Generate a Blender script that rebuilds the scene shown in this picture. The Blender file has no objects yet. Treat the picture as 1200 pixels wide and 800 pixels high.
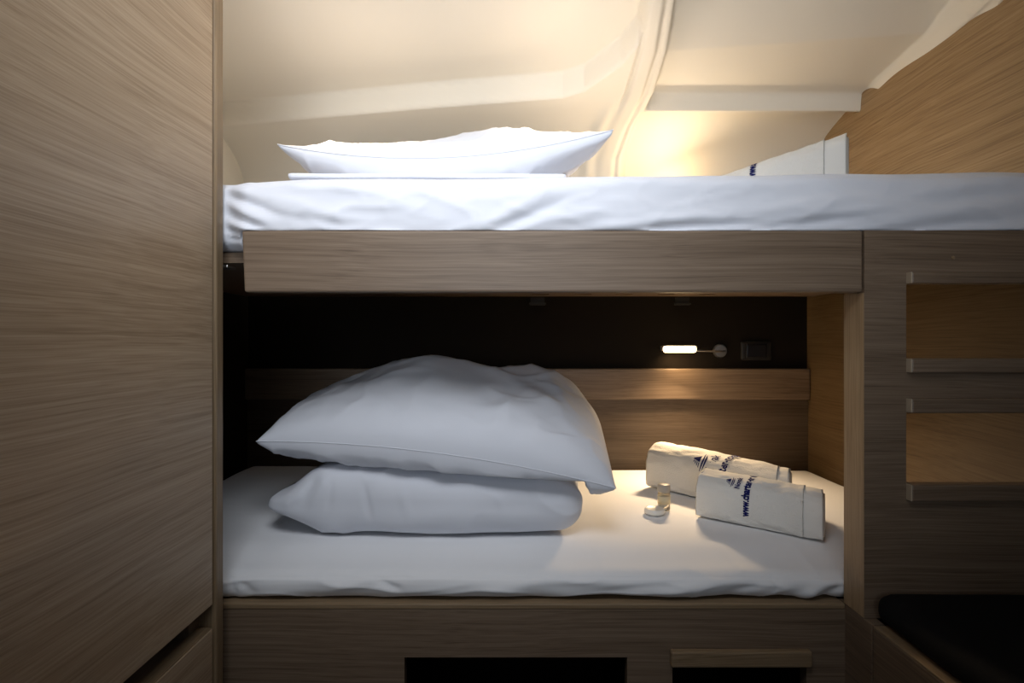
import bpy, bmesh, math, random
from mathutils import Vector, Matrix, noise

random.seed(4)
F = 667.0            # focal length in pixels of the 1200x800 frame
EYE = 1.0            # eye height above the cabin floor
SC = bpy.context.scene
COL = SC.collection


def P(px, py, y):
    return Vector(((px - 600) / F * y, y, EYE + (400 - py) / F * y))


def X(px, y):
    return (px - 600) / F * y


def H(py, y):
    return EYE + (400 - py) / F * y


def proj(v):
    return 600 + v.x / v.y * F, 400 - (v.z - EYE) / v.y * F


def sstep(a, b, t):
    if a == b:
        return 0.0 if t < a else 1.0
    t = max(0.0, min(1.0, (t - a) / (b - a)))
    return t * t * (3 - 2 * t)


def nz(x, y, z):
    return noise.noise(Vector((x, y, z)))


# ------------------------------------------------------------------ materials
def new_mat(name):
    m = bpy.data.materials.new(name)
    m.use_nodes = True
    nt = m.node_tree
    b = nt.nodes['Principled BSDF']
    return m, nt, b


def wood(name, axis, dark, mid, light, rough=0.42, spec=0.35):
    m, nt, b = new_mat(name)
    N, L = nt.nodes.new, nt.links.new
    tc = N('ShaderNodeTexCoord')
    oi = N('ShaderNodeObjectInfo')
    mul = N('ShaderNodeMath'); mul.operation = 'MULTIPLY'; mul.inputs[1].default_value = 7.3
    L(oi.outputs['Random'], mul.inputs[0])
    add = N('ShaderNodeVectorMath'); add.operation = 'ADD'
    L(tc.outputs['Object'], add.inputs[0]); L(mul.outputs[0], add.inputs[1])
    # slow wander of the grain
    wn = N('ShaderNodeTexNoise'); wn.inputs['Scale'].default_value = 3.0; wn.inputs['Detail'].default_value = 1.0
    L(add.outputs[0], wn.inputs['Vector'])
    wv = N('ShaderNodeVectorMath'); wv.operation = 'SCALE'; wv.inputs['Scale'].default_value = 0.018
    L(wn.outputs['Color'], wv.inputs[0])
    add2 = N('ShaderNodeVectorMath'); add2.operation = 'ADD'
    L(add.outputs[0], add2.inputs[0]); L(wv.outputs[0], add2.inputs[1])

    def layer(along, across, detail, rgh=0.6):
        mp = N('ShaderNodeMapping')
        s = [across] * 3
        s['XYZ'.index(axis)] = along
        mp.inputs['Scale'].default_value = s
        L(add2.outputs[0], mp.inputs['Vector'])
        n = N('ShaderNodeTexNoise'); n.inputs['Scale'].default_value = 1.0
        n.inputs['Detail'].default_value = detail
        n.inputs['Roughness'].default_value = rgh
        L(mp.outputs[0], n.inputs['Vector'])
        return n.outputs['Fac']
    a = layer(0.6, 34, 4)
    f = layer(2.2, 260, 4, 0.7)
    p = layer(9, 640, 1)
    mx = N('ShaderNodeMix'); mx.data_type = 'FLOAT'; mx.inputs[0].default_value = 0.68
    L(a, mx.inputs[2]); L(f, mx.inputs[3])
    mx2 = N('ShaderNodeMix'); mx2.data_type = 'FLOAT'; mx2.inputs[0].default_value = 0.28
    L(mx.outputs[0], mx2.inputs[2]); L(p, mx2.inputs[3])
    rp = N('ShaderNodeValToRGB')
    e = rp.color_ramp.elements
    e[0].position = 0.36; e[0].color = (*dark, 1)
    e[1].position = 0.64; e[1].color = (*light, 1)
    c = e.new(0.49); c.color = (*mid, 1)
    L(mx2.outputs[0], rp.inputs['Fac'])
    L(rp.outputs['Color'], b.inputs['Base Color'])
    b.inputs['Roughness'].default_value = rough
    b.inputs['Specular IOR Level'].default_value = spec
    bp = N('ShaderNodeBump'); bp.inputs['Strength'].default_value = 0.12; bp.inputs['Distance'].default_value = 0.001
    L(f, bp.inputs['Height']); L(bp.outputs[0], b.inputs['Normal'])
    return m


def plain(name, col, rough=0.5, spec=0.4, metal=0.0, bump=None, var=0.0):
    m, nt, b = new_mat(name)
    b.inputs['Base Color'].default_value = (*col, 1)
    b.inputs['Roughness'].default_value = rough
    b.inputs['Specular IOR Level'].default_value = spec
    b.inputs['Metallic'].default_value = metal
    N, L = nt.nodes.new, nt.links.new
    tc = N('ShaderNodeTexCoord')
    if bump:
        scale, strength, dist = bump
        n = N('ShaderNodeTexNoise'); n.inputs['Scale'].default_value = scale; n.inputs['Detail'].default_value = 3
        L(tc.outputs['Object'], n.inputs['Vector'])
        bp = N('ShaderNodeBump'); bp.inputs['Strength'].default_value = strength; bp.inputs['Distance'].default_value = dist
        L(n.outputs['Fac'], bp.inputs['Height']); L(bp.outputs[0], b.inputs['Normal'])
    if var:
        n = N('ShaderNodeTexNoise'); n.inputs['Scale'].default_value = 6; n.inputs['Detail'].default_value = 2
        L(tc.outputs['Object'], n.inputs['Vector'])
        rp = N('ShaderNodeValToRGB')
        rp.color_ramp.elements[0].color = (*[c * (1 - var) for c in col], 1)
        rp.color_ramp.elements[1].color = (*[min(1, c * (1 + var)) for c in col], 1)
        L(n.outputs['Fac'], rp.inputs['Fac']); L(rp.outputs['Color'], b.inputs['Base Color'])
    return m


WD = ((0.112, 0.075, 0.047), (0.178, 0.124, 0.082), (0.235, 0.170, 0.117))
wood_x = wood('walnut veneer along x', 'X', *WD)
wood_y = wood('walnut veneer along y', 'Y', *WD)
wood_z = wood('walnut veneer along z', 'Z', *WD)
DR = ((0.30, 0.207, 0.126), (0.425, 0.310, 0.202), (0.53, 0.405, 0.276))
wood_door = wood('wardrobe veneer', 'Y', *DR)
EDGE = ((0.17, 0.112, 0.060), (0.24, 0.166, 0.095), (0.31, 0.222, 0.135))
edge_x = wood('light edge band along x', 'X', *EDGE)
edge_z = wood('light edge band along z', 'Z', *EDGE)
post_lit_z = wood('post edge with painted lamplight', 'Z', *[tuple(c * 1.55 for c in k) for k in EDGE])  # edge band brightened: lamplight on the post put into its colour
end_mat = plain('pale end grain', (0.42, 0.34, 0.25), 0.6, 0.2, bump=(300, 0.2, 0.001))
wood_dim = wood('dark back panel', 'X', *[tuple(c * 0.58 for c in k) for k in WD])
edge_y = wood('light edge band along y', 'Y', *EDGE)
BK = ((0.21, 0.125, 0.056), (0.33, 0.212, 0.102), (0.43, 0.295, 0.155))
wood_bulk_shaded = wood('bulkhead veneer with painted shade', 'Y', *[tuple(c * 0.40 for c in k) for k in BK])  # bulkhead wood darkened: shade under the bunk put into its colour
wood_bulk = wood('bulkhead veneer', 'Y', *BK)
liner_mat = plain('cream moulded liner', (0.86, 0.81, 0.70), 0.6, 0.25, var=0.015)
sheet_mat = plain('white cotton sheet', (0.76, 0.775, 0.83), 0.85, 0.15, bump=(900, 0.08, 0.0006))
lower_sheet_lit_mat = plain('lower sheet with painted light', (0.88, 0.885, 0.90), 0.85, 0.15, bump=(900, 0.08, 0.0006))  # same sheet made paler: light on the lower bunk put into its colour
pillow_mat = plain('white pillow cotton', (0.70, 0.715, 0.765), 0.85, 0.15, bump=(900, 0.08, 0.0006))
towel_mat = plain('white terry cloth', (0.82, 0.80, 0.75), 0.95, 0.05, bump=(420, 0.8, 0.0022))
hem_mat = plain('woven towel hem', (0.82, 0.80, 0.75), 0.9, 0.08, bump=(300, 0.25, 0.001))
ink_mat = plain('navy print', (0.012, 0.016, 0.11), 0.8, 0.1)
black_fab = plain('black upholstery', (0.006, 0.006, 0.0065), 0.85, 0.12, bump=(500, 0.2, 0.001))
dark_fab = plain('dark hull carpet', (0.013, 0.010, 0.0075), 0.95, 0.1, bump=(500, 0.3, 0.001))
floor_mat = wood('cabin sole', 'Y', (0.07, 0.045, 0.03), (0.12, 0.08, 0.05), (0.16, 0.11, 0.07))
foam_mat = plain('white mattress ticking', (0.75, 0.77, 0.82), 0.9, 0.1)
chrome = plain('brushed chrome', (0.55, 0.53, 0.5), 0.3, 0.5, 1.0)
plastic = plain('dark grey plastic', (0.014, 0.013, 0.012), 0.5, 0.4)
plastic_b = plain('black plastic', (0.006, 0.006, 0.008), 0.35, 0.4)
cap_mat = plain('grey bottle cap', (0.42, 0.38, 0.33), 0.35, 0.5)
label_mat = plain('cream bottle label', (0.70, 0.60, 0.40), 0.6, 0.3)
soap_mat = plain('white wrapped soap', (0.82, 0.79, 0.72), 0.28, 0.6)


def glass_mat():
    m, nt, b = new_mat('clear bottle plastic')
    b.inputs['Base Color'].default_value = (0.95, 0.9, 0.78, 1)
    b.inputs['Roughness'].default_value = 0.08
    b.inputs['Transmission Weight'].default_value = 0.85
    b.inputs['IOR'].default_value = 1.4
    return m


glass = glass_mat()


def emit(name, col, st):
    m, nt, b = new_mat(name)
    b.inputs['Base Color'].default_value = (*col, 1)
    b.inputs['Emission Color'].default_value = (*col, 1)
    b.inputs['Emission Strength'].default_value = st
    return m


led = emit('warm led strip', (1.0, 0.72, 0.38), 14.0)


# ------------------------------------------------------------------ object helpers
def tag(o, label, cat, group=None):
    o['label'] = label
    o['category'] = cat
    if group:
        o['group'] = group
    return o


def thing(name, label, cat, loc, group=None):
    o = bpy.data.objects.new(name, None)
    COL.objects.link(o)
    o.empty_display_size = 0.05
    o.location = loc
    return tag(o, label, cat, group)


def obj(name, bm, mat, parent=None, loc=None, smooth=False, label=None):
    """bm is in world coordinates; the object's origin goes to its thing's base (or loc)"""
    me = bpy.data.meshes.new(name)
    bmesh.ops.recalc_face_normals(bm, faces=bm.faces)
    bm.to_mesh(me)
    bm.free()
    for m in (mat if isinstance(mat, (list, tuple)) else [mat]):
        me.materials.append(m)
    o = bpy.data.objects.new(name, me)
    COL.objects.link(o)
    if parent is not None:
        base = Vector(parent.location)
        pp = parent.parent
        while pp is not None:
            base += Vector(pp.location)
            pp = pp.parent
        o.parent = parent
    elif loc is not None:
        base = Vector(loc)
        o.location = base
    else:
        base = Vector((0, 0, 0))
    me.transform(Matrix.Translation(-base))
    if smooth:
        for p in me.polygons:
            p.use_smooth = True
    if label:
        o['label'] = label
    return o


def struct(name, bm, mat, smooth=False):
    o = obj(name, bm, mat, smooth=smooth)
    o['kind'] = 'structure'
    return o


def box(x0, x1, y0, y1, z0, z1, bev=0.0, seg=2, bm=None):
    new = bmesh.new()
    vs = [new.verts.new((x, y, z)) for x in (x0, x1) for y in (y0, y1) for z in (z0, z1)]
    for q in ((0, 1, 3, 2), (4, 6, 7, 5), (0, 4, 5, 1), (2, 3, 7, 6), (0, 2, 6, 4), (1, 5, 7, 3)):
        new.faces.new([vs[i] for i in q])
    if bev:
        bmesh.ops.bevel(new, geom=list(new.edges), offset=bev, segments=seg, affect='EDGES', profile=0.5)
    if bm is None:
        return new
    me = bpy.data.meshes.new('tmp')
    new.to_mesh(me); new.free()
    bm.from_mesh(me)
    bpy.data.meshes.remove(me)
    return bm


def panel_with_holes(x0, x1, z0, z1, y0, y1, holes):
    """upright board in the x-z plane with rectangular openings, one mesh"""
    xs = sorted({x0, x1, *[h[0] for h in holes], *[h[1] for h in holes]})
    zs = sorted({z0, z1, *[h[2] for h in holes], *[h[3] for h in holes]})
    bm = bmesh.new()
    vd = {}

    def V(x, y, z):
        k = (round(x, 5), round(y, 5), round(z, 5))
        if k not in vd:
            vd[k] = bm.verts.new(k)
        return vd[k]

    def solid(i, j):
        if not (0 <= i < len(xs) - 1 and 0 <= j < len(zs) - 1):
            return False
        cx, cz = (xs[i] + xs[i + 1]) / 2, (zs[j] + zs[j + 1]) / 2
        return not any(h[0] < cx < h[1] and h[2] < cz < h[3] for h in holes)
    for i in range(len(xs) - 1):
        for j in range(len(zs) - 1):
            if not solid(i, j):
                continue
            a, b, c, d = xs[i], xs[i + 1], zs[j], zs[j + 1]
            bm.faces.new([V(a, y0, c), V(b, y0, c), V(b, y0, d), V(a, y0, d)])
            bm.faces.new([V(a, y1, c), V(a, y1, d), V(b, y1, d), V(b, y1, c)])
            if not solid(i - 1, j):
                bm.faces.new([V(a, y0, c), V(a, y0, d), V(a, y1, d), V(a, y1, c)])
            if not solid(i + 1, j):
                bm.faces.new([V(b, y0, c), V(b, y1, c), V(b, y1, d), V(b, y0, d)])
            if not solid(i, j - 1):
                bm.faces.new([V(a, y0, c), V(a, y1, c), V(b, y1, c), V(b, y0, c)])
            if not solid(i, j + 1):
                bm.faces.new([V(a, y0, d), V(b, y0, d), V(b, y1, d), V(a, y1, d)])
    return bm


def rbox(x0, x1, y0, y1, z0, z1, r, nx, ny, nzz, fn=None):
    """rounded box on a surface lattice; fn(p, n) -> moved p"""
    bm = bmesh.new()
    vd = {}
    lo = Vector((x0, y0, z0)); hi = Vector((x1, y1, z1))
    r = min(r, (x1 - x0) / 2 - 1e-4, (y1 - y0) / 2 - 1e-4, (z1 - z0) / 2 - 1e-4)
    cen = (lo + hi) / 2

    def V(i, j, k):
        key = (i, j, k)
        if key in vd:
            return vd[key]
        p = Vector((x0 + (x1 - x0) * i / nx, y0 + (y1 - y0) * j / ny, z0 + (z1 - z0) * k / nzz))
        q = Vector([max(lo[a] + r, min(hi[a] - r, p[a])) for a in range(3)])
        d = p - q
        if d.length > 1e-9:
            n = d.normalized()
            p = q + n * r
        else:
            n = (p - cen).normalized()
        if fn:
            p = fn(p, n)
        vd[key] = bm.verts.new(p)
        return vd[key]
    for i in range(nx):
        for j in range(ny):
            for k in (0, nzz):
                bm.faces.new([V(i, j, k), V(i + 1, j, k), V(i + 1, j + 1, k), V(i, j + 1, k)])
    for i in range(nx):
        for k in range(nzz):
            for j in (0, ny):
                bm.faces.new([V(i, j, k), V(i + 1, j, k), V(i + 1, j, k + 1), V(i, j, k + 1)])
    for j in range(ny):
        for k in range(nzz):
            for i in (0, nx):
                bm.faces.new([V(i, j, k), V(i, j + 1, k), V(i, j + 1, k + 1), V(i, j, k + 1)])
    return bm


def seg_dist(px, py, ax, ay, bx, by):
    dx, dy = bx - ax, by - ay
    t = max(0.0, min(1.0, ((px - ax) * dx + (py - ay) * dy) / (dx * dx + dy * dy + 1e-9)))
    return math.hypot(px - ax - t * dx, py - ay - t * dy), t


def crease_sum(px, py, lines):
    s = 0.0
    for (ax, ay, bx, by, w, d) in lines:
        m = 3 * w
        if px < min(ax, bx) - m or px > max(ax, bx) + m or py < min(ay, by) - m or py > max(ay, by) + m:
            continue
        q, t = seg_dist(px, py, ax, ay, bx, by)
        s += d * math.exp(-(q / w) ** 2) * min(1.0, 0.25 + 3 * min(t, 1 - t))
    return s


def tube(pts, rad, seg=10, bm=None):
    bm = bm or bmesh.new()
    rings = []
    for i, p in enumerate(pts):
        p = Vector(p)
        d = (Vector(pts[min(i + 1, len(pts) - 1)]) - Vector(pts[max(i - 1, 0)])).normalized()
        u = d.orthogonal().normalized()
        v = d.cross(u)
        rings.append([bm.verts.new(p + (u * math.cos(2 * math.pi * k / seg) + v * math.sin(2 * math.pi * k / seg)) * rad) for k in range(seg)])
    for a, b in zip(rings, rings[1:]):
        for k in range(seg):
            bm.faces.new([a[k], a[(k + 1) % seg], b[(k + 1) % seg], b[k]])
    bm.faces.new(rings[0][::-1]); bm.faces.new(rings[-1])
    return bm


def lathe(prof, cen, axis='Z', seg=32):
    """prof: list of (radius, height along axis)"""
    bm = bmesh.new()
    rings = []
    for r, h in prof:
        ring = []
        for k in range(seg):
            a = 2 * math.pi * k / seg
            if axis == 'Z':
                v = (cen[0] + r * math.cos(a), cen[1] + r * math.sin(a), cen[2] + h)
            elif axis == 'Y':
                v = (cen[0] + r * math.cos(a), cen[1] + h, cen[2] + r * math.sin(a))
            ring.append(bm.verts.new(v))
        rings.append(ring)
    for a, b in zip(rings, rings[1:]):
        for k in range(seg):
            bm.faces.new([a[k], a[(k + 1) % seg], b[(k + 1) % seg], b[k]])
    bm.faces.new(rings[0][::-1]); bm.faces.new(rings[-1])
    return bm


# ------------------------------------------------------------------ setting
YP = 0.86      # plane of the cabinet face and the upper front board
YB = 0.91      # plane of the lower front board
YW = 1.64      # wall behind the lower berth
XR = 0.85      # bulkhead on the right
XL = -0.76     # end of the berths on the left
XS = 0.5325    # inner face of the right-hand post

struct('floor', box(-1.0, 1.2, -0.6, 1.75, -0.03, 0.0), floor_mat)
struct('wall_right', box(XR, XR + 0.03, -0.1, 1.75, 1.13, 1.9), wood_bulk)
struct('wall_right_shaded', box(XR, XR + 0.03, -0.1, 1.75, 0.0, 1.13), wood_bulk_shaded)  # same bulkhead lower down, its shade painted in
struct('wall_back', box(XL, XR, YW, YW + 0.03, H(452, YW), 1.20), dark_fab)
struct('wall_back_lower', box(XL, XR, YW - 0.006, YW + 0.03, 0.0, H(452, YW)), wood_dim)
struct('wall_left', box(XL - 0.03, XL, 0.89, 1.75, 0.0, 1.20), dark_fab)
rz0, rz1 = H(468, 1.617), H(432, 1.617)
struct('trim_1', box(XL, XR - 0.002, 1.617, YW - 0.006, rz0, rz1, 0.003), wood_x)

# moulded hull liner over the upper berth -----------------------------------
prof = [(1.66, 0.16), (1.655, 0.30), (1.635, 0.41), (1.57, 0.50), (1.45, 0.548), (1.29, 0.573), (1.12, 0.590), (0.97, 0.601), (0.80, 0.612), (0.62, 0.62)]


def catmull(pts, n):
    out = []
    for i in range(len(pts) - 1):
        p0 = Vector(pts[max(i - 1, 0)]); p1 = Vector(pts[i]); p2 = Vector(pts[i + 1]); p3 = Vector(pts[min(i + 2, len(pts) - 1)])
        for k in range(n):
            t = k / n
            out.append(0.5 * ((2 * p1) + (-p0 + p2) * t + (2 * p0 - 5 * p1 + 4 * p2 - p3) * t * t + (-p0 + 3 * p1 - 3 * p2 + p3) * t ** 3))
    out.append(Vector(pts[-1]))
    return out


def interp(x, pts):
    if x <= pts[0][0]:
        return pts[0][1]
    for (a, b), (c, d) in zip(pts, pts[1:]):
        if x <= c:
            return b + (d - b) * (x - a) / (c - a)
    return pts[-1][1]


# outlines of the relief in the liner (where each step's lower edge runs)
LEFT_EDGE = [(120, 160), (262, 145), (490, 125), (660, 112), (685, 104), (728, 74), (748, 50), (757, 20), (762, -40), (770, -300)]


def left_edge_y(px):
    return interp(px, LEFT_EDGE)


def right_edge_x(py):
    # inner foot of the flange along the bulkhead
    return interp(py, [(-300, 1400), (0, 1158), (28, 1128), (112, 1030), (136, 1008), (260, 880)])


def ridge_c(py):
    return interp(py, [(-300, 790), (0, 769), (60, 759), (110, 743), (150, 722), (185, 709), (260, 704)])


def liner_disp(px, py):
    """outward (up / back) move in metres"""
    d = 0.0
    # left panel recessed into the deckhead
    left = sstep(-2.5, 2.5, left_edge_y(px) - py) * sstep(4, -1, px - (ridge_c(py) - 13))
    d += 0.055 * left
    # right panel: recess with a kink, ledge at its foot
    xr = right_edge_x(py)
    xl = ridge_c(py) + 22
    inside = sstep(-1, 9, px - xl) * sstep(-2, 3, xr - px)
    up = sstep(131.5, 127.5, py)
    kink = 56 - (px - 772) * 20 / 316 + 26
    dep = 0.042 + 0.0008 * min(95.0, max(0.0, kink - py))
    d += dep * inside * up
    # below the ledge the shell is set back
    d += 0.035 * sstep(-1, 10, px - (ridge_c(py) + 18)) * sstep(131.5, 134.5, py) * sstep(-2, 4, right_edge_x(py) + 4 - px)
    # lip beside the bulkhead stands a little proud
    lip = sstep(-4, 1, px - (xr + 9)) * sstep(134, 129, py)
    d -= 0.012 * lip
    d += 0.010 * math.exp(-((px - (xr + 17)) / 3.2) ** 2) * sstep(134, 129, py)
    # rib between the two panels
    rc = ridge_c(py)
    rib = math.exp(-((px - rc - 3) / 12.0) ** 4)
    d -= 0.007 * rib
    d += 0.010 * math.exp(-((px - (rc - 9)) / 2.0) ** 2) * sstep(135, 110, py)
    d += 0.008 * math.exp(-((px - (rc + 12)) / 2.8) ** 2)
    # rib widens to a second soft wave low down on its left
    d -= 0.009 * math.exp(-((px - (rc - 20)) / 7.0) ** 2) * sstep(110, 150, py)
    return d


def build_liner():
    pr = catmull(prof, 34)
    L = [0.0]
    for a, b in zip(pr, pr[1:]):
        L.append(L[-1] + (b - a).length)
    nu = 560
    bm = bmesh.new()
    rows = []
    for i, p in enumerate(pr):
        t = (pr[min(i + 1, len(pr) - 1)] - pr[max(i - 1, 0)]).normalized()
        n = Vector((t.y, -t.x))
        if n.y < 0 and n.x < 0:
            n = -n
        # outward = away from the cabin (up and back)
        if n.dot(Vector((0.3, 1.0))) < 0:
            n = -n
        row = []
        for u in range(nu + 1):
            x = XL - 0.03 + (XR + 0.001 - XL + 0.03) * u / nu
            px = 600 + x / p.x * F
            py = 400 - p.y / p.x * F
            d = liner_disp(px, py)
            yy = p.x + n.x * d
            row.append(bm.verts.new((x, yy, EYE + p.y + n.y * d)))
        rows.append(row)
    for a, b in zip(rows, rows[1:]):
        for u in range(nu):
            bm.faces.new([a[u], a[u + 1], b[u + 1], b[u]])
    return bm


struct('wall_left_upper', box(XL - 0.03, XL, 0.89, 1.70, 1.20, 1.66), liner_mat)
struct('ceiling', build_liner(), liner_mat, smooth=True)
# deckhead continues flat towards the cabin door, a hatch opening on its left
struct('ceiling_front', box(0.18, XR, -0.1, 0.63, 1.62, 1.64), liner_mat)

# ------------------------------------------------------------------ wardrobe on the left
XD = -0.449
t = thing('wardrobe', 'tall built-in wardrobe with pale brown wood veneer filling the left side', 'wardrobe', (-0.72, 0.4, 0.0))
bm = box(-1.0, XD - 0.024, -0.1, 0.86, 0.0, H(737, 0.851) - 0.006)
box(-1.0, XD - 0.024, -0.1, 0.86, H(709, 0.851) + 0.002, 1.95, bm=bm)
box(-1.0, XD - 0.06, -0.1, 0.80, H(737, 0.851) - 0.006, H(709, 0.851) + 0.002, bm=bm)
box(XD - 0.05, XD - 0.024, 0.832, 0.86, H(737, 0.851) - 0.006, H(709, 0.851) + 0.002, bm=bm)
obj('carcass', bm, wood_y, t)
obj('door', box(XD - 0.022, XD, -0.1, 0.8535, H(709, 0.851), 1.95, 0.0012), wood_door, t)
d = obj('drawer', box(XD - 0.022, XD, -0.1, 0.8535, 0.05, H(737, 0.851), 0.0012), wood_door, t)
obj('drawer_edge', box(XD - 0.022, XD - 0.0008, -0.1, 0.853, H(737, 0.851), H(737, 0.851) + 0.0015), edge_y, d, label='lighter drawer edge')
obj('corner_post', box(XD - 0.06, XD + 0.001, 0.8605, 0.886, 0.0, 1.95, 0.005, 3), edge_z, t)

# ------------------------------------------------------------------ upper berth (folding bunk)
ZB0, ZB1 = 1.1265, 1.143
t = thing('upper_berth', 'upper bunk platform with a long brown wood front board', 'bunk', (0.06, 1.25, H(342, YP)))


def upper_board():
    bm = box(X(283, YP), XS - 0.0025, YP, YP + 0.028, H(342, YP), H(270, YP), 0.003, 2)
    for v in bm.verts:      # left end is cut slightly aslant
        if v.co.x < 0:
            v.co.x += 0.004 * (H(270, YP) - v.co.z) / 0.093
    return bm


obj('front_board', upper_board(), wood_x, t)
# platform panel with finger slots along its rear edge
slots = []
for px in (634, 684, 732, 781, 830):
    slots.append((X(px, 1.52) - 0.022, X(px, 1.52) + 0.022, 1.515, 1.535))
bm = panel_with_holes(XL + 0.02, XR - 0.004, 0.9145, 1.60, -ZB1, -ZB0, slots)
bm.transform(Matrix(((1, 0, 0, 0), (0, 0, 1, 0), (0, -1, 0, 0), (0, 0, 0, 1))))
obj('platform_panel', bm, wood_x, t)
for px in (630, 800):
    bm = box(X(px, 1.63) - 0.022, X(px, 1.63) + 0.022, 1.632, YW - 0.0005, 1.104, 1.112, 0.001)
    tube([(X(px, 1.63) - 0.024, 1.630, 1.108), (X(px, 1.63) + 0.024, 1.630, 1.108)], 0.0022, 8, bm)
    box(X(px, 1.63) - 0.020, X(px, 1.63) + 0.020, 1.6315, 1.6345, 1.108, 1.1262, bm=bm)
    obj('hinge', bm, plastic, t)
obj('runner', box(-0.60, X(284, 0.95), 0.90, 0.93, 1.117, 1.121, 0.001), chrome, t)

# ------------------------------------------------------------------ lower berth
ZS = H(707, YB)
t = thing('lower_berth', 'lower bunk base with wood front and two dark openings', 'bunk', (0.0, 1.25, 0.0))
oz1, oz2 = H(770, YB), H(782, YB)
holes = [(X(474, YB), X(735, YB), 0.10, oz1), (X(788, YB), X(945, YB), 0.10, oz2)]
obj('front_board', panel_with_holes(-0.60, XS, 0.0, ZS - 0.009, YB, YB + 0.02, holes), wood_x, t)
obj('sill', box(-0.60, XS, YB - 0.001, YB + 0.045, ZS - 0.009, ZS, 0.002), edge_x, t, label='lighter wood sill under the mattress')
obj('platform_panel', box(XL + 0.01, XR - 0.004, YB + 0.045, YW - 0.008, ZS - 0.02, ZS - 0.002), wood_x, t)
obj('pull_lip', box(X(787, 0.898), X(955, 0.898) - 0.003, YB - 0.012, YB, H(782, 0.9), H(763, 0.9), 0.003), edge_x, t, label='light wood lip over the right opening')
bm = box(X(474, YB) - 0.02, X(735, YB) + 0.02, YB + 0.021, 1.35, 0.085, 0.098)
box(X(788, YB) - 0.02, X(945, YB) + 0.02, YB + 0.021, 1.35, 0.085, 0.098, bm=bm)
box(X(474, YB) - 0.02, X(945, YB) + 0.02, 1.35, 1.37, 0.085, 0.55, bm=bm)
box(X(474, YB) - 0.03, X(474, YB) - 0.015, YB + 0.021, 1.35, 0.085, 0.55, bm=bm)
box(X(760, YB) - 0.006, X(760, YB) + 0.006, YB + 0.021, 1.35, 0.085, 0.55, bm=bm)
box(X(945, YB) + 0.015, X(945, YB) + 0.03, YB + 0.021, 1.35, 0.085, 0.55, bm=bm)
obj('locker_lining', bm, dark_fab, t)
obj('return_panel', box(XS, XS + 0.02, 0.8425, YB + 0.02, 0.0, ZS, 0.0015), wood_y, t)

# ------------------------------------------------------------------ shelf cabinet on the right
t = thing('shelf_cabinet', 'dark wood cabinet front with two long open niches at right', 'cabinet', (0.69, 0.88, ZS))
XC = XS + 0.0
n1 = (X(1062, YP), 0.83, H(420, YP), H(332, YP))
n2 = (X(1062, YP), 0.83, H(568, YP), H(484, YP))
obj('face_panel', panel_with_holes(XC, XR - 0.001, ZS + 0.001, H(270, YP), YP, YP + 0.018, [n1, n2]), wood_x, t)
bm = box(XC, XC + 0.03, YP + 0.018, 0.912, ZS + 0.001, H(270, YP))
box(XC - 0.0008, XC, YP + 0.001, 0.912, ZS + 0.001, H(342, YP) - 0.001, bm=bm)
obj('post', bm, post_lit_z, t, label='lighter vertical post edge')
for (ya, yb) in ((318, 332), (420, 437), (467, 484), (568, 588)):
    lz0, lz1 = H(yb, YP - 0.011), H(ya, YP - 0.011)
    lp = obj('shelf_lip', box(n1[0] + 0.0012, XR - 0.004, YP - 0.011, YP + 0.004, lz0, lz1, 0.0022, 2), wood_x, t)
    obj('end_grain', box(n1[0], n1[0] + 0.0022, YP - 0.0108, YP + 0.003, lz0 + 0.0004, lz1 - 0.0004, 0.0009, 2), end_mat, lp, label='pale end of the shelf lip')
obj('screw', lathe([(0.0030, 0.002), (0.0030, 0.0), (0.002, -0.0012), (0.0008, -0.0012)], P(1117, 302, YP), 'Y', 14), edge_x, t)

# ------------------------------------------------------------------ bench with cushion
t = thing('bench', 'wooden bench base below the black cushion at lower right', 'bench', (0.69, 0.5, 0.0))
bm = box(XS, XS + 0.02, 0.10, 0.8395, 0.0, ZS - 0.0035, 0.0015)
obj('side_panel', bm, wood_y, t)
obj('top_edge', box(XS + 0.0004, XS + 0.02, 0.10, 0.8395, ZS - 0.0035, ZS, 0.001), edge_y, t, label='lighter top edge')
obj('seat_board', box(XS + 0.02, XR - 0.001, 0.10, 0.842, ZS - 0.02, ZS - 0.001), wood_y, t)


def cush(p, n):
    p = p.copy()
    p.z += 0.003 * nz(p.x * 9, p.y * 9, 3)
    p.z = max(p.z, ZS + 0.0006)
    return p


c = obj('bench_cushion', rbox(XS + 0.008, XR - 0.006, 0.12, YP - 0.004, ZS, H(689, YP), 0.022, 30, 60, 10, cush), black_fab, None, (0.69, 0.5, ZS), True)
tag(c, 'black upholstered seat cushion on the wooden bench at lower right', 'cushion')

# ------------------------------------------------------------------ lower mattress
LT = EYE - 0.355       # top of the lower mattress
LOW_CREASE = [
    (265, 660, 275, 700, 5, -0.004), (274, 668, 300, 698, 6, -0.003), (380, 690, 440, 668, 8, 0.003),
    (440, 668, 470, 690, 6, -0.004), (560, 695, 640, 672, 9, 0.0025), (760, 700, 860, 668, 9, 0.003), (840, 700, 900, 672, 8, -0.003),
    (905, 660, 915, 698, 4, -0.003), (940, 700, 985, 665, 7, 0.004), (960, 702, 988, 680, 5, -0.004), (930, 702, 960, 690, 5, 0.004),
    (600, 664, 780, 684, 10, 0.002), (700, 690, 800, 676, 6, -0.002), (350, 656, 420, 672, 8, -0.002),
]


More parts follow.
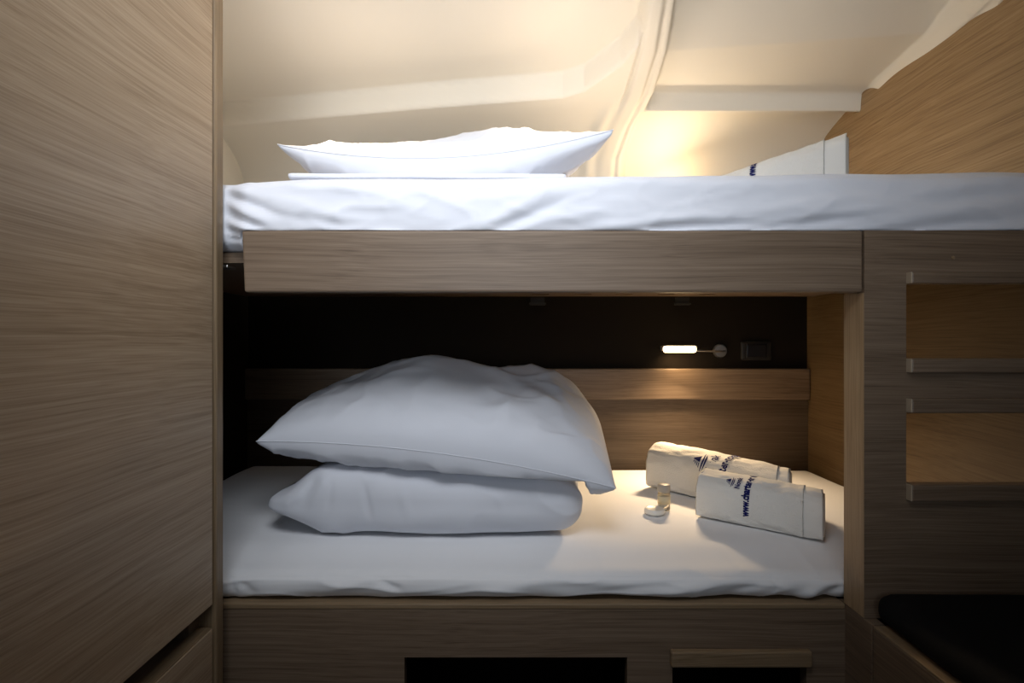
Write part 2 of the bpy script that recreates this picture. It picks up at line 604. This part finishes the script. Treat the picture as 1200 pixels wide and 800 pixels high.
def low_fn(p, n):
    p = p.copy()
    px, py = proj(p)
    p += n * 0.0025 * (nz(p.x * 7, p.y * 7, p.z * 14) - (0.8 if n.z > 0.5 else 0))
    if p.y < 1.06:
        p += n * crease_sum(px, py, LOW_CREASE)
        q = nz(p.x * 6 + p.z * 9 + 0.4 * nz(p.x * 9, p.z * 9, 3), p.z * 26 - p.x * 4, 2)
        p += n * (0.003 * (1 - abs(q)) ** 6 - 0.0022) * sstep(1.04, 0.96, p.y)
        k = sstep(LT - 0.03, ZS, p.z)
        p.y += 0.003 * k * nz(p.x * 16, 1, 0) * 2
        if p.z < ZS + 0.02 and n.z < 0.3:
            p.z = max(p.z, ZS + 0.0005 + 0.004 * max(0, nz(p.x * 13, 4, 0)))
    p.z -= 0.016 * sstep(1.05, 0.93, p.y) ** 2 * max(0.0, min(1.0, (p.z - ZS) / (LT - ZS)))
    # soft dip to the back left
    p.z += 0.012 * sstep(-0.35, -0.6, p.x) * sstep(1.0, 1.3, p.y) * (n.z > 0.5)
    return p


o = obj('mattress', rbox(XL + 0.02, XR - 0.01, 0.9135, 1.605, ZS, LT, 0.030, 330, 90, 18, low_fn), lower_sheet_lit_mat, None, (0.06, 1.27, ZS), True)
tag(o, 'white sheeted mattress on the lower bunk, under the stacked pillows', 'mattress', 'bunk mattresses')

# ------------------------------------------------------------------ upper mattress
UT = EYE + 0.2575
UB = EYE + 0.1435
UP_CREASE = [
    (258, 222, 330, 250, 5, -0.006), (258, 232, 320, 262, 5, 0.005), (258, 246, 310, 266, 4, -0.006), (258, 256, 300, 272, 4, 0.005),
    (258, 266, 292, 276, 3, -0.006), (258, 275, 288, 282, 3, -0.005), (262, 216, 300, 226, 5, 0.003),
    (300, 228, 420, 262, 9, 0.0035), (330, 250, 430, 268, 6, -0.003), (420, 232, 520, 250, 10, 0.002),
    (560, 268, 640, 226, 8, 0.0045), (585, 268, 670, 232, 6, -0.004), (640, 226, 760, 212, 9, 0.0025), (610, 266, 720, 246, 7, 0.003),
    (700, 268, 860, 252, 6, 0.004), (740, 270, 900, 262, 4, -0.006), (860, 252, 1010, 240, 7, 0.003),
    (880, 270, 1010, 256, 4, -0.005), (900, 262, 1060, 244, 6, 0.004), (1010, 262, 1200, 240, 8, 0.004), (1040, 270, 1200, 258, 5, -0.005),
    (1060, 232, 1200, 214, 8, 0.003), (1080, 244, 1200, 230, 6, -0.003), (820, 226, 980, 218, 9, 0.002), (760, 240, 900, 230, 8, -0.002),
    (480, 214, 600, 224, 9, -0.002), (380, 216, 470, 222, 9, 0.002),
]


def up_fn(p, n):
    p = p.copy()
    px, py = proj(p)
    # top line as seen from the cabin
    top = interp(px, [(200, 0.000), (263, -0.0035), (300, -0.0075), (360, -0.003), (600, -0.001), (760, 0.004), (1000, 0.008), (1250, 0.008)])
    k = (p.z - UB) / (UT - UB)
    p.z += top * k
    p += n * 0.003 * (nz(p.x * 6, p.y * 6, p.z * 12) - (0.8 if n.z > 0.5 else 0))
    if p.y < 1.0:
        p.y += 0.026 * sstep(-0.402, -0.452, p.x) * (1 if n.y < 0.2 else 0)
        p += n * crease_sum(px, py, UP_CREASE)
        q = nz(p.x * 6 - p.z * 9 + 0.4 * nz(p.x * 9, p.z * 9, 3), p.z * 24 + p.x * 5, 2)
        q2 = nz(p.x * 11 + p.z * 8, p.z * 40 - p.x * 7, 6)
        p += n * (0.0026 * (1 - abs(q)) ** 6 + 0.0014 * (1 - abs(q2)) ** 8 - 0.0016) * sstep(0.25, 0.85, -n.y) * sstep(-0.43, -0.39, p.x)
        # tucked in behind the front board, free on the right of it
        bl = sstep(H(270, YP) + 0.009, H(270, YP) + 0.001, p.z)
        bulge = math.sin(math.pi * max(0, min(1, k))) * 0.006
        if n.y < -0.5:
            p.y -= bulge
    return p


t = thing('mattress', 'long white sheeted mattress on the upper bunk', 'mattress', (0.06, 1.25, UB), 'bunk mattresses')


def up_right(p, n):
    q = up_fn(p, n)
    if q.x > XS - 0.02:            # rests on the cabinet top at the right
        q.z = max(q.z, H(270, YP) + 0.0015)
    elif q.y < 0.902 and q.x > -0.4155:
        q.z = max(q.z, H(270, YP) + 0.0012)
    q.z = max(q.z, UB + 0.0005)
    return q


obj('fitted_sheet', rbox(XL + 0.02, XR - 0.006, 0.868, 1.56, UB + 0.001, UT, 0.026, 380, 80, 26, up_right), sheet_mat, t, smooth=True)
obj('mattress_base', box(XL + 0.03, XS - 0.03, 0.917, 1.55, UB + 0.0005, UB + 0.02, 0.003), foam_mat, t)


# ------------------------------------------------------------------ pillows
def pillow(FL, FR, BL, BR, ht, hb, bow=(0.03, 0.03, 0.03, 0.03), bumps=(), creases=(), nu=120, nv=90, ea=0.55, noise_amp=0.004, seed=0, hem=True, floor_z=None, sag=0.0, eb=None, wr=0.005):
    """seam outline from four corners, top and bottom blown up from it"""
    bm = bmesh.new()

    def base(u, v):
        a, b = (u + 1) / 2, (v + 1) / 2
        p = FL * (1 - a) * (1 - b) + FR * a * (1 - b) + BL * (1 - a) * b + BR * a * b
        su, sv = (1 - u * u), (1 - v * v)
        xdir = (FR - FL).normalized()
        ydir = (BL - FL).normalized()
        p = p + ydir * bow[0] * su * (1 - b) - ydir * bow[1] * su * b
        p = p + xdir * bow[2] * sv * (1 - a) - xdir * bow[3] * sv * a
        p = p - Vector((0, 0, sag)) * su * (1 - b) 
        return p

    eb = eb or ea

    def infl(u, v, ea=ea):
        cu = max(0.0, 1 - abs(u) ** 2.2); cv = max(0.0, 1 - abs(v) ** 2.2)
        return (cu ** ea) * (cv ** ea)
    tops, bots = {}, {}
    for i in range(nu + 1):
        # cluster towards the seam
        u = -math.cos(math.pi * i / nu)
        u = 0.5 * u + 0.5 * (-1 + 2 * i / nu)
        for j in range(nv + 1):
            v = -math.cos(math.pi * j / nv)
            v = 0.5 * v + 0.5 * (-1 + 2 * j / nv)
            b = base(u, v)
            f = infl(u, v)
            edge = min(1 - abs(u), 1 - abs(v))
            n1 = noise_amp * (nz(u * 2.2 + seed, v * 2.2, 1.3) + 0.5 * nz(u * 5 + seed, v * 4, 7.1))
            pk = 0.004 * sstep(0.0, 0.08, edge) * sstep(0.5, 0.1, edge) * nz(u * 9 + seed, v * 9, 2.0)
            bz = sum(a * math.exp(-((u - cu) / wu) ** 2 - ((v - cv) / wv) ** 2) for (cu, cv, wu, wv, a) in bumps)
            rid = 0.0
            if wr:
                q = nz(u * 2.3 + seed + 0.5 * nz(u * 2, v * 2, 1), v * 1.7 - u * 1.1 + 0.5 * nz(v * 3, u * 2, 4), 5)
                q2 = nz(u * 4.1 - v * 1.5 + seed, v * 2.2 + 0.6 * nz(u * 3, v * 3, 9), 8)
                rid = wr * ((1 - abs(q)) ** 7 + 0.6 * (1 - abs(q2)) ** 9)
            n1 += rid
            cr = crease_sum(u, v, creases)
            tz = (ht + bz) * f + (n1 + pk) * min(1, f * 2) + cr * min(1.0, f * 3)
            w = Vector((b.x, b.y, b.z + tz))
            tops[i, j] = bm.verts.new(w)
            if i in (0, nu) or j in (0, nv):
                bots[i, j] = tops[i, j]
            else:
                z = b.z - hb * infl(u, v, eb) + (pk - n1) * 0.6 - rid * 0.9 * min(1, f * 2)
                if floor_z is not None:
                    z = max(z, floor_z(b.x) if callable(floor_z) else floor_z)
                bots[i, j] = bm.verts.new((b.x, b.y, min(z, b.z + tz - 0.0005)))
    for i in range(nu):
        for j in range(nv):
            bm.faces.new([tops[i, j], tops[i + 1, j], tops[i + 1, j + 1], tops[i, j + 1]])
            q = [bots[i, j], bots[i, j + 1], bots[i + 1, j + 1], bots[i + 1, j]]
            if len(set(q)) == 4:
                try:
                    bm.faces.new(q)
                except ValueError:
                    pass
    return bm, tops, nu, nv


def seam_tube(tops, nu, nv, r=0.0009):
    pts = [tops[i, 0].co.copy() for i in range(nu + 1)]
    return tube(pts, r, 6)


def add_pillow(name, label, group, args, loc):
    bm, tops, nu, nv = pillow(**args)
    sm = seam_tube(tops, nu, nv)
    t = thing(name, label, 'pillow', loc, group)
    obj('pillowcase', bm, pillow_mat, t, smooth=True)
    obj('seam_piping', sm, pillow_mat, t, smooth=True)
    return t


# folded pillow at the bottom of the lower stack
def fold_fn(p, n):
    p = p.copy()
    a = (p.x + 0.155) / 0.29          # -1 .. 1 along the width
    k = (p.z - LT) / 0.118
    # pinched left end, rounder right end
    e = sstep(-0.62, -1.0, a)
    mid = 0.40
    p.z = LT + 0.118 * (mid + (k - mid) * (1 - 0.72 * e))
    p.z += 0.01 * sstep(0.5, 1.0, a) * -k
    p.z = LT + 0.001 + (p.z - LT) * (1 - 0.10 * a * sstep(0.2, 0.8, k))
    p.x -= 0.012 * e * math.cos((k - mid) * 3)
    p.y += 0.02 * sstep(-0.5, -1.0, a) * (1 if p.y < 1.15 else -1)
    p += n * 0.004 * nz(p.x * 6, p.y * 6, p.z * 9)
    q = nz(p.x * 9 + 0.4 * nz(p.x * 7, p.z * 9, 3), p.z * 7 + p.x * 2, p.y * 6)
    p += n * (0.0045 * (1 - abs(q)) ** 7 - 0.002)
    px, py = proj(p)
    if p.y < 1.15:
        p += n * crease_sum(px, py, FOLD_CREASE)
    if p.z < LT + 0.002:
        p.z = LT + 0.002
    return p


FOLD_CREASE = [(350, 590, 372, 556, 5, -0.004), (362, 598, 385, 556, 5, 0.003), (384, 600, 388, 556, 5, -0.002), (425, 565, 435, 610, 4, -0.003),
               (330, 596, 360, 575, 6, 0.003), (440, 620, 560, 596, 12, 0.003), (560, 600, 640, 585, 10, -0.002), (470, 570, 480, 610, 6, 0.002)]
t = thing('pillow', 'flat folded white pillow lying on the lower mattress, under another pillow', 'pillow', (-0.155, 1.2, LT), 'white pillows')
obj('pillowcase', rbox(-0.445, 0.133, 1.012, 1.40, LT + 0.001, LT + 0.119, 0.05, 150, 90, 36, fold_fn), pillow_mat, t, smooth=True)

# large pillow on top of it
FLv = P(300, 517, 1.03); FRv = P(722, 572, 0.985); BRv = P(700, 488, 1.34); BLv = P(352, 484, 1.42)
TOPARGS = dict(FL=FLv, FR=FRv, BL=BLv, BR=BRv, ht=0.118, hb=0.062, bow=(-0.015, 0.03, 0.02, 0.0), ea=0.50, eb=0.35, sag=-0.024, seed=3.3, noise_amp=0.006,
               bumps=[(-0.15, 0.15, 0.40, 0.55, 0.035), (0.75, 0.45, 0.35, 0.55, 0.065)],
               creases=[(-0.9, -0.55, -0.2, 0.25, 0.06, -0.006), (-0.95, -0.1, -0.3, 0.6, 0.05, -0.008), (-0.75, 0.1, -0.2, 0.75, 0.05, 0.006),
                        (0.25, -0.75, 0.50, -0.1, 0.07, -0.007), (0.35, -0.85, 0.75, -0.25, 0.06, 0.006), (0.45, 0.7, 0.85, -0.5, 0.06, 0.006),
                        (0.1, 0.2, 0.9, -0.7, 0.10, 0.006), (-0.4, -0.7, 0.0, 0.0, 0.09, 0.004)],
               floor_z=lambda x: LT + 0.006 + 0.118 * (1 - 0.10 * max(-1, min(1, (x + 0.155) / 0.29))) * (1 - 0.55 * sstep(0.125, 0.15, x)))
add_pillow('pillow', 'puffed white pillow with pointed corner, on top of the lower bunk stack', 'white pillows', TOPARGS, (-0.13, 1.2, LT + 0.119))

# folded sheet and pillow on the upper mattress
def sheet_fn(p, n):
    p = p.copy()
    p.z += 0.0015 * nz(p.x * 9, p.y * 9, 2)
    return p


o = obj('folded_sheet', rbox(X(337, 0.915), X(664, 0.915), 0.912, 1.30, UT + 0.0035, UT + 0.0135, 0.005, 60, 40, 6, sheet_fn), sheet_mat, None, (-0.13, 1.1, UT), True)
tag(o, 'thin folded white sheet on the upper mattress beneath the pillow', 'sheet')
UFL = P(325, 169, 1.00); UFR = P(719, 152, 0.955); UBR = P(680, 185, 1.38); UBL = P(395, 200, 1.42)
UPARGS = dict(FL=UFL, FR=UFR, BL=UBL, BR=UBR, ht=0.034, hb=0.085, bow=(0.0, 0.03, 0.02, 0.02), ea=0.6, eb=0.4, seed=9.1, noise_amp=0.005, sag=0.035,
              bumps=[(0.38, -0.45, 0.42, 0.5, 0.024)],
              creases=[(-0.9, -0.6, -0.2, -0.9, 0.08, 0.006), (-0.3, -0.95, -0.1, -0.5, 0.06, -0.006), (0.2, -0.95, 0.5, -0.6, 0.06, 0.005)],
              floor_z=UT + 0.0165)
add_pillow('pillow', 'white pillow with upturned corners lying on the upper mattress', 'white pillows', UPARGS, (-0.12, 1.15, UT + 0.013))


# ------------------------------------------------------------------ towels
class Section:
    """closed loaf-shaped outline of a folded towel: (across, up) by arc length"""

    def __init__(self, w, h, n=96):
        pts = []
        for k in range(n):
            a = 2 * math.pi * k / n - math.pi * 0.75
            ca, sa = math.cos(a), math.sin(a)
            e = 0.80 if sa > 0 else 0.36
            x = w / 2 * math.copysign(abs(ca) ** e, ca)
            z = h / 2 * math.copysign(abs(sa) ** e, sa)
            x -= 0.22 * w * (z / h) * (0.5 if x < 0 else 1.0) * -1 * 0.35
            pts.append(Vector((x, z + h / 2)))
        self.p = pts
        self.n = n
        self.L = [0]
        for i in range(n):
            self.L.append(self.L[-1] + (pts[(i + 1) % n] - pts[i]).length)

    def at(self, s):
        # clockwise from the foot of the front face upward
        tot = self.L[-1]
        s = (tot - s) % tot
        for i in range(self.n):
            if s <= self.L[i + 1]:
                f = (s - self.L[i]) / (self.L[i + 1] - self.L[i] + 1e-12)
                a, b = self.p[i], self.p[(i + 1) % self.n]
                q = a.lerp(b, f)
                t = (b - a).normalized()
                return q, Vector((t.y, -t.x))
        return self.p[0], Vector((0, 1))


def towel_mesh(A, B, w, h0, h1, x0, x1, shrink=0.0, seed=0.0, rings=True, nl=90, skew=0.0):
    """loft of the section from A to B between fractions x0..x1, ends folded into rings"""
    ax = (B - A); Ln = ax.length; ax = ax / Ln
    side = Vector((-ax.y, ax.x, 0)).normalized()     # pointing away from the camera
    if side.y < 0:
        side = -side
    bm = bmesh.new()
    loops = []

    def loop(f, scale, push=0.0, puck=0.0):
        h = h0 + (h1 - h0) * f
        S = Section(w, h)
        out = []
        c = Vector((0, h * 0.47))
        for k, q in enumerate(S.p):
            v = c + (q - c) * scale * (1 - shrink)
            if shrink:
                v.y -= 0.0
            b = A + ax * (Ln * f + push) + side * v.x + Vector((0, 0, max(0.0012, v.y)))
            nn = 0.0035 * nz(f * 5 + seed, k * 0.11, seed) + 0.0016 * nz(f * 14 + seed, k * 0.3, 5)
            b += ax * skew * (v.x + w / 2) * sstep(0.45, 1.0, f)
            d = (q - c).normalized() * nn * scale
            b += side * d.x + Vector((0, 0, d.y if b.z > A.z + 0.004 else 0))
            if b.z < A.z + 0.001:
                b.z = A.z + 0.001
            out.append(bm.verts.new(b))
        return out
    caps = [(1.0, 0.0), (0.985, -0.004), (0.90, -0.003), (0.84, 0.003), (0.76, -0.003), (0.70, 0.003), (0.60, -0.004), (0.54, 0.002), (0.42, -0.004), (0.36, 0.002), (0.22, -0.004), (0.08, -0.001)]
    start = [loop(x0, s, -(p)) for s, p in reversed(caps)] if rings else [loop(x0, 0.1), loop(x0, 0.985)]
    loops += start
    for i in range(1, nl):
        loops.append(loop(x0 + (x1 - x0) * i / nl, 1.0 - 0.0))
    loops += [loop(x1, s, p) for s, p in caps]
    n = len(loops[0])
    for a, b in zip(loops, loops[1:]):
        for k in range(n):
            bm.faces.new([a[k], a[(k + 1) % n], b[(k + 1) % n], b[k]])
    bm.faces.new(loops[0]); bm.faces.new(loops[-1][::-1])
    return bm, ax, side, Ln


def text_mesh(txt, size, offset=0.0, cond=1.0):
    cu = bpy.data.curves.new('lettering', 'FONT')
    cu.body = txt
    cu.size = size
    cu.offset = offset
    cu.resolution_u = 4
    o = bpy.data.objects.new('lettering', cu)
    COL.objects.link(o)
    dg = bpy.context.evaluated_depsgraph_get()
    me = bpy.data.meshes.new_from_object(o.evaluated_get(dg))
    bm = bmesh.new()
    bm.from_mesh(me)
    bmesh.ops.scale(bm, verts=bm.verts, vec=(cond, 1, 1))
    bpy.data.objects.remove(o); bpy.data.curves.remove(cu); bpy.data.meshes.remove(me)
    return bm


def poly2d(bm, pts):
    vs = [bm.verts.new((x, y, 0)) for x, y in pts]
    bm.faces.new(vs)


def emblem(size):
    """stepped sail triangle over two wave strokes"""
    bm = bmesh.new()
    s = size
    poly2d(bm, [(-0.10 * s, 0.45 * s), (0.42 * s, 0.45 * s), (0.16 * s, 0.98 * s), (0.10 * s, 0.98 * s)])
    for k in range(4):
        y = (0.45 + 0.13 * k) * s
        poly2d(bm, [(-0.50 * s + 0.11 * k * s, y), (-0.14 * s + 0.05 * k * s, y), (-0.12 * s + 0.05 * k * s, y + 0.06 * s), (-0.44 * s + 0.11 * k * s, y + 0.06 * s)])
    for y0, w in ((0.24, 0.72), (0.06, 0.60)):
        n = 10
        up, lo = [], []
        for k in range(n + 1):
            t = -w + 2 * w * k / n
            yy = (y0 + 0.10 * (t / w) ** 2) * s
            th = 0.06 * s * (1 - abs(t / w) ** 2 * 0.8)
            up.append((t * s, yy + th)); lo.append((t * s, yy - th))
        poly2d(bm, lo + up[::-1])
    return bm


def wrap_print(bm2d, A, ax, side, Ln, w, h0, h1, f, s0, lift=0.0016):
    """lay flat lettering on the towel: its x runs up over the section, its y runs back along the axis"""
    bmesh.ops.triangulate(bm2d, faces=bm2d.faces)
    bmesh.ops.subdivide_edges(bm2d, edges=[e for e in bm2d.edges if e.calc_length() > 0.006], cuts=1)
    for v in bm2d.verts:
        x, y = v.co.x, v.co.y
        ff = f - y / Ln
        h = h0 + (h1 - h0) * ff
        S = Section(w, h)
        q, n = S.at(s0 + x)
        c = Vector((0, h * 0.47))
        if n.dot(q - c) < 0:
            n = -n
        q = q + n * lift
        v.co = A + ax * (Ln * ff) + side * q.x + Vector((0, 0, q.y))
    return bm2d


def join_bm(*bms):
    out = bmesh.new()
    for b in bms:
        me = bpy.data.meshes.new('tmp')
        b.to_mesh(me); b.free()
        out.from_mesh(me)
        bpy.data.meshes.remove(me)
    return out


def towel(label, A, B, w, h0, h1, fprint, s0, seed, tsize=0.019, hemf=0.86, skew=0.0, slog=2.5, lsc=0.75):
    mid = (A + B) / 2
    t = thing('towel', label, 'towel', mid, 'folded white towels')
    bm, ax, side, Ln = towel_mesh(A, B, w, h0, h1, 0.0, hemf, seed=seed, skew=skew)
    obj('towel_roll', bm, towel_mat, t, smooth=True)
    bm, *_ = towel_mesh(A, B, w, h0, h1, 0.55, 1.0, shrink=0.035, seed=seed, nl=30, skew=skew)
    obj('hem_band', bm, hem_mat, t, smooth=True)
    # woven border line just inside the fold
    a = dict(A=A, ax=ax, side=side, Ln=Ln, w=w, h0=h0, h1=h1)
    g1 = wrap_print(text_mesh('www.charter-novak', tsize, 0.0009, 0.66), f=fprint, s0=s0, **a)
    obj('lettering', g1, ink_mat, t)
    g2 = wrap_print(text_mesh('Novak', tsize * 0.95 * lsc, 0.0005, 0.72), f=fprint - tsize * 1.0 / Ln, s0=s0 + tsize * slog, **a)
    obj('lettering', g2, ink_mat, t)
    em = emblem(tsize * 1.15 * lsc)
    bmesh.ops.translate(em, verts=em.verts, vec=(tsize * 0.9 * lsc, 0, 0))
    g3 = wrap_print(em, f=fprint - tsize * (1.05 + 0.72 * lsc) / Ln, s0=s0 + tsize * slog, **a)
    obj('emblem', g3, ink_mat, t)
    return t


def onlow(px, py):
    y = 0.355 * F / (py - 400)
    return Vector((X(px, y), y, LT))


# A, B run along the middle of the towel's foot
def towel_axis(fa, fb, w):
    d = (fb - fa).normalized()
    s = Vector((-d.y, d.x, 0))
    if s.y < 0:
        s = -s
    return fa + s * w / 2, fb + s * w / 2


fa = onlow(815, 606); fb = onlow(965, 637)
A, B = towel_axis(fa, fb, 0.085)
towel('smaller white rolled towel in front, end hem facing right, on lower mattress', A, B, 0.085, 0.089, 0.084, 0.45, 0.018, 1.0, 0.0195, 0.86, -0.22)
fa = onlow(757, 571); fb = Vector((0.548, 1.125, LT))
A, B = towel_axis(fa, fb, 0.10)
towel('larger white rolled towel behind the smaller one on the lower mattress', A, B, 0.10, 0.105, 0.092, 0.60, -0.010, 5.0, 0.0285, 0.93, -0.4, 2.35, 1.0)
# towel on the upper mattress
fa = Vector((0.38, 1.12, UT + 0.006)); fb = Vector((0.588, 1.0, UT + 0.008))
A, B = fa, fb
towel('white rolled towel standing out above the upper mattress, near the right wall', A, B, 0.085, 0.045, 0.100, 0.40, 0.030, 8.0, 0.0185)

# ------------------------------------------------------------------ soap and little bottle
sp = onlow(767, 602)
o = obj('soap', lathe([(0.004, 0.0005), (0.017, 0.0005), (0.0205, 0.003), (0.021, 0.007), (0.0195, 0.0115), (0.0185, 0.0125), (0.0165, 0.0115), (0.004, 0.0112)], sp, 'Z', 40), soap_mat, None, sp, True)
tag(o, 'small round white wrapped soap lying beside the little bottle', 'soap')
bp_ = onlow(778, 597)
t = thing('bottle', 'tiny clear toiletry bottle with grey cap standing before the towels', 'bottle', bp_)
obj('bottle_body', lathe([(0.004, 0.0005), (0.0115, 0.0005), (0.0128, 0.002), (0.0128, 0.034), (0.0118, 0.037), (0.010, 0.038), (0.004, 0.038)], bp_, 'Z', 32), glass, t, smooth=True)
obj('label_band', lathe([(0.0130, 0.014), (0.0132, 0.014), (0.0132, 0.030), (0.0130, 0.030)], bp_, 'Z', 32), label_mat, t, smooth=True)
obj('cap', lathe([(0.004, 0.038), (0.0126, 0.038), (0.0130, 0.039), (0.0130, 0.052), (0.0122, 0.0535), (0.004, 0.0537)], bp_, 'Z', 32), cap_mat, t, smooth=True)


# ------------------------------------------------------------------ reading lamps
def lamp(label, head, mount, group):
    """head / mount: world points; bar along x, mount plate on the wall behind"""
    t = thing('reading_lamp', label, 'lamp', (mount.x, mount.y, mount.z), group)
    obj('wall_plate', lathe([(0.002, 0.0), (0.0195, 0.0), (0.0195, -0.006), (0.017, -0.010), (0.002, -0.0105)], mount, 'Y', 32), chrome, t, smooth=False)
    obj('lamp_arm', tube([mount + Vector((0.010, -0.008, 0)), mount + Vector((0.006, -0.026, -0.001)), mount + Vector((-0.01, -0.034, -0.001)), Vector((head.x + 0.045, head.y, head.z - 0.003)), Vector((head.x + 0.03, head.y, head.z))], 0.0026, 10), chrome, t, smooth=True)
    obj('lamp_head', rbox(head.x - 0.052, head.x + 0.050, head.y - 0.006, head.y + 0.012, head.z - 0.004, head.z + 0.011, 0.005, 20, 6, 6), chrome, t, smooth=True)
    obj('light_strip', rbox(head.x - 0.046, head.x + 0.044, head.y - 0.016, head.y - 0.002, head.z - 0.008, head.z + 0.010, 0.006, 24, 6, 6), led, t, smooth=True, label='glowing warm light strip')
    return t


LM = P(843, 411, YW); LH = P(796, 409.5, 1.585)
lamp('slim reading lamp with glowing bar on the dark wall of the lower bunk', LH, Vector((LM.x, YW, LM.z)), 'bunk reading lamps')
UH = P(790, 232, 1.575)
lamp('warm reading lamp glowing low behind the upper mattress edge', UH, Vector((UH.x + 0.11, 1.655 - 0.01, UH.z)), 'bunk reading lamps')

# switch plate
s0 = P(885, 411, YW)
t = thing('wall_switch', 'dark square switch plate on wall right of the lower reading lamp', 'switch', (s0.x, YW, s0.z))
obj('plate', rbox(s0.x - 0.044, s0.x + 0.044, YW - 0.009, YW, s0.z - 0.027, s0.z + 0.027, 0.006, 20, 4, 14), plastic, t, smooth=True)
obj('rocker', rbox(s0.x - 0.030, s0.x + 0.030, YW - 0.0115, YW - 0.008, s0.z - 0.020, s0.z + 0.020, 0.0016, 12, 3, 8), plastic_b, t, smooth=True, label='black rocker insert')


# ------------------------------------------------------------------ light
def area(name, loc, target, sx, sy, power, col, spread=None):
    l = bpy.data.lights.new(name, 'AREA')
    l.shape = 'RECTANGLE'
    l.size, l.size_y = sx, sy
    l.energy = power
    l.color = col
    if spread:
        l.spread = spread
    o = bpy.data.objects.new(name, l)
    COL.objects.link(o)
    o.location = loc
    o.rotation_euler = (Vector(target) - Vector(loc)).to_track_quat('-Z', 'Y').to_euler()
    return o


area('cabin_hatch_daylight', (-0.08, 0.17, 1.80), (-0.10, 0.95, 1.46), 0.55, 0.50, 3.9, (0.90, 0.94, 1.0), math.radians(98))
area('cabin_door_daylight', (-0.05, -1.1, 1.20), (0.05, 1.1, 1.58), 0.8, 0.6, 2.0, (0.80, 0.89, 1.0), math.radians(64))
for dx, pw in ((-0.34, 0.85), (0.14, 1.15)):  # unseen lights added so the mattress bounces warm light onto the liner
    area('added_liner_bounce', (dx, 0.95, 1.632), (dx, 1.26, 1.26), 0.10, 0.07, pw, (1.0, 0.80, 0.60), math.radians(72))
area('lower_lamp_light', LH + Vector((0, -0.02, -0.006)), LH + Vector((-0.12, -0.56, -0.9)), 0.085, 0.014, 2.0, (1.0, 0.72, 0.43), math.radians(125))
area('lower_lamp_down', LH + Vector((0, -0.008, -0.010)), LH + Vector((0.03, 0.015, -0.1)), 0.085, 0.012, 0.2, (1.0, 0.68, 0.36), math.radians(160))
area('upper_lamp_light', UH + Vector((0, -0.03, 0.0)), UH + Vector((-0.4, -0.7, 0.40)), 0.085, 0.03, 0.7, (1.0, 0.78, 0.54))
area('upper_lamp_spill', UH + Vector((0, -0.012, 0.014)), UH + Vector((0.05, 1.0, 0.32)), 0.085, 0.02, 0.28, (1.0, 0.68, 0.34))

w = bpy.data.worlds.new('cabin')
SC.world = w
w.use_nodes = True
w.node_tree.nodes['Background'].inputs[0].default_value = (0.80, 0.88, 1.0, 1)
w.node_tree.nodes['Background'].inputs[1].default_value = 0.05

# ------------------------------------------------------------------ camera
cam = bpy.data.cameras.new('camera')
cam.sensor_width = 36
cam.lens = 36 * F / 1200
cam.clip_start = 0.01
co = bpy.data.objects.new('camera', cam)
COL.objects.link(co)
co.location = (0, 0, EYE)
co.rotation_euler = (math.pi / 2, 0, 0)
SC.camera = co

vs = SC.view_settings
vs.view_transform = 'Standard'
vs.look = 'None'
vs.gamma = 1
vs.use_curve_mapping = False
vs.exposure = 0.0
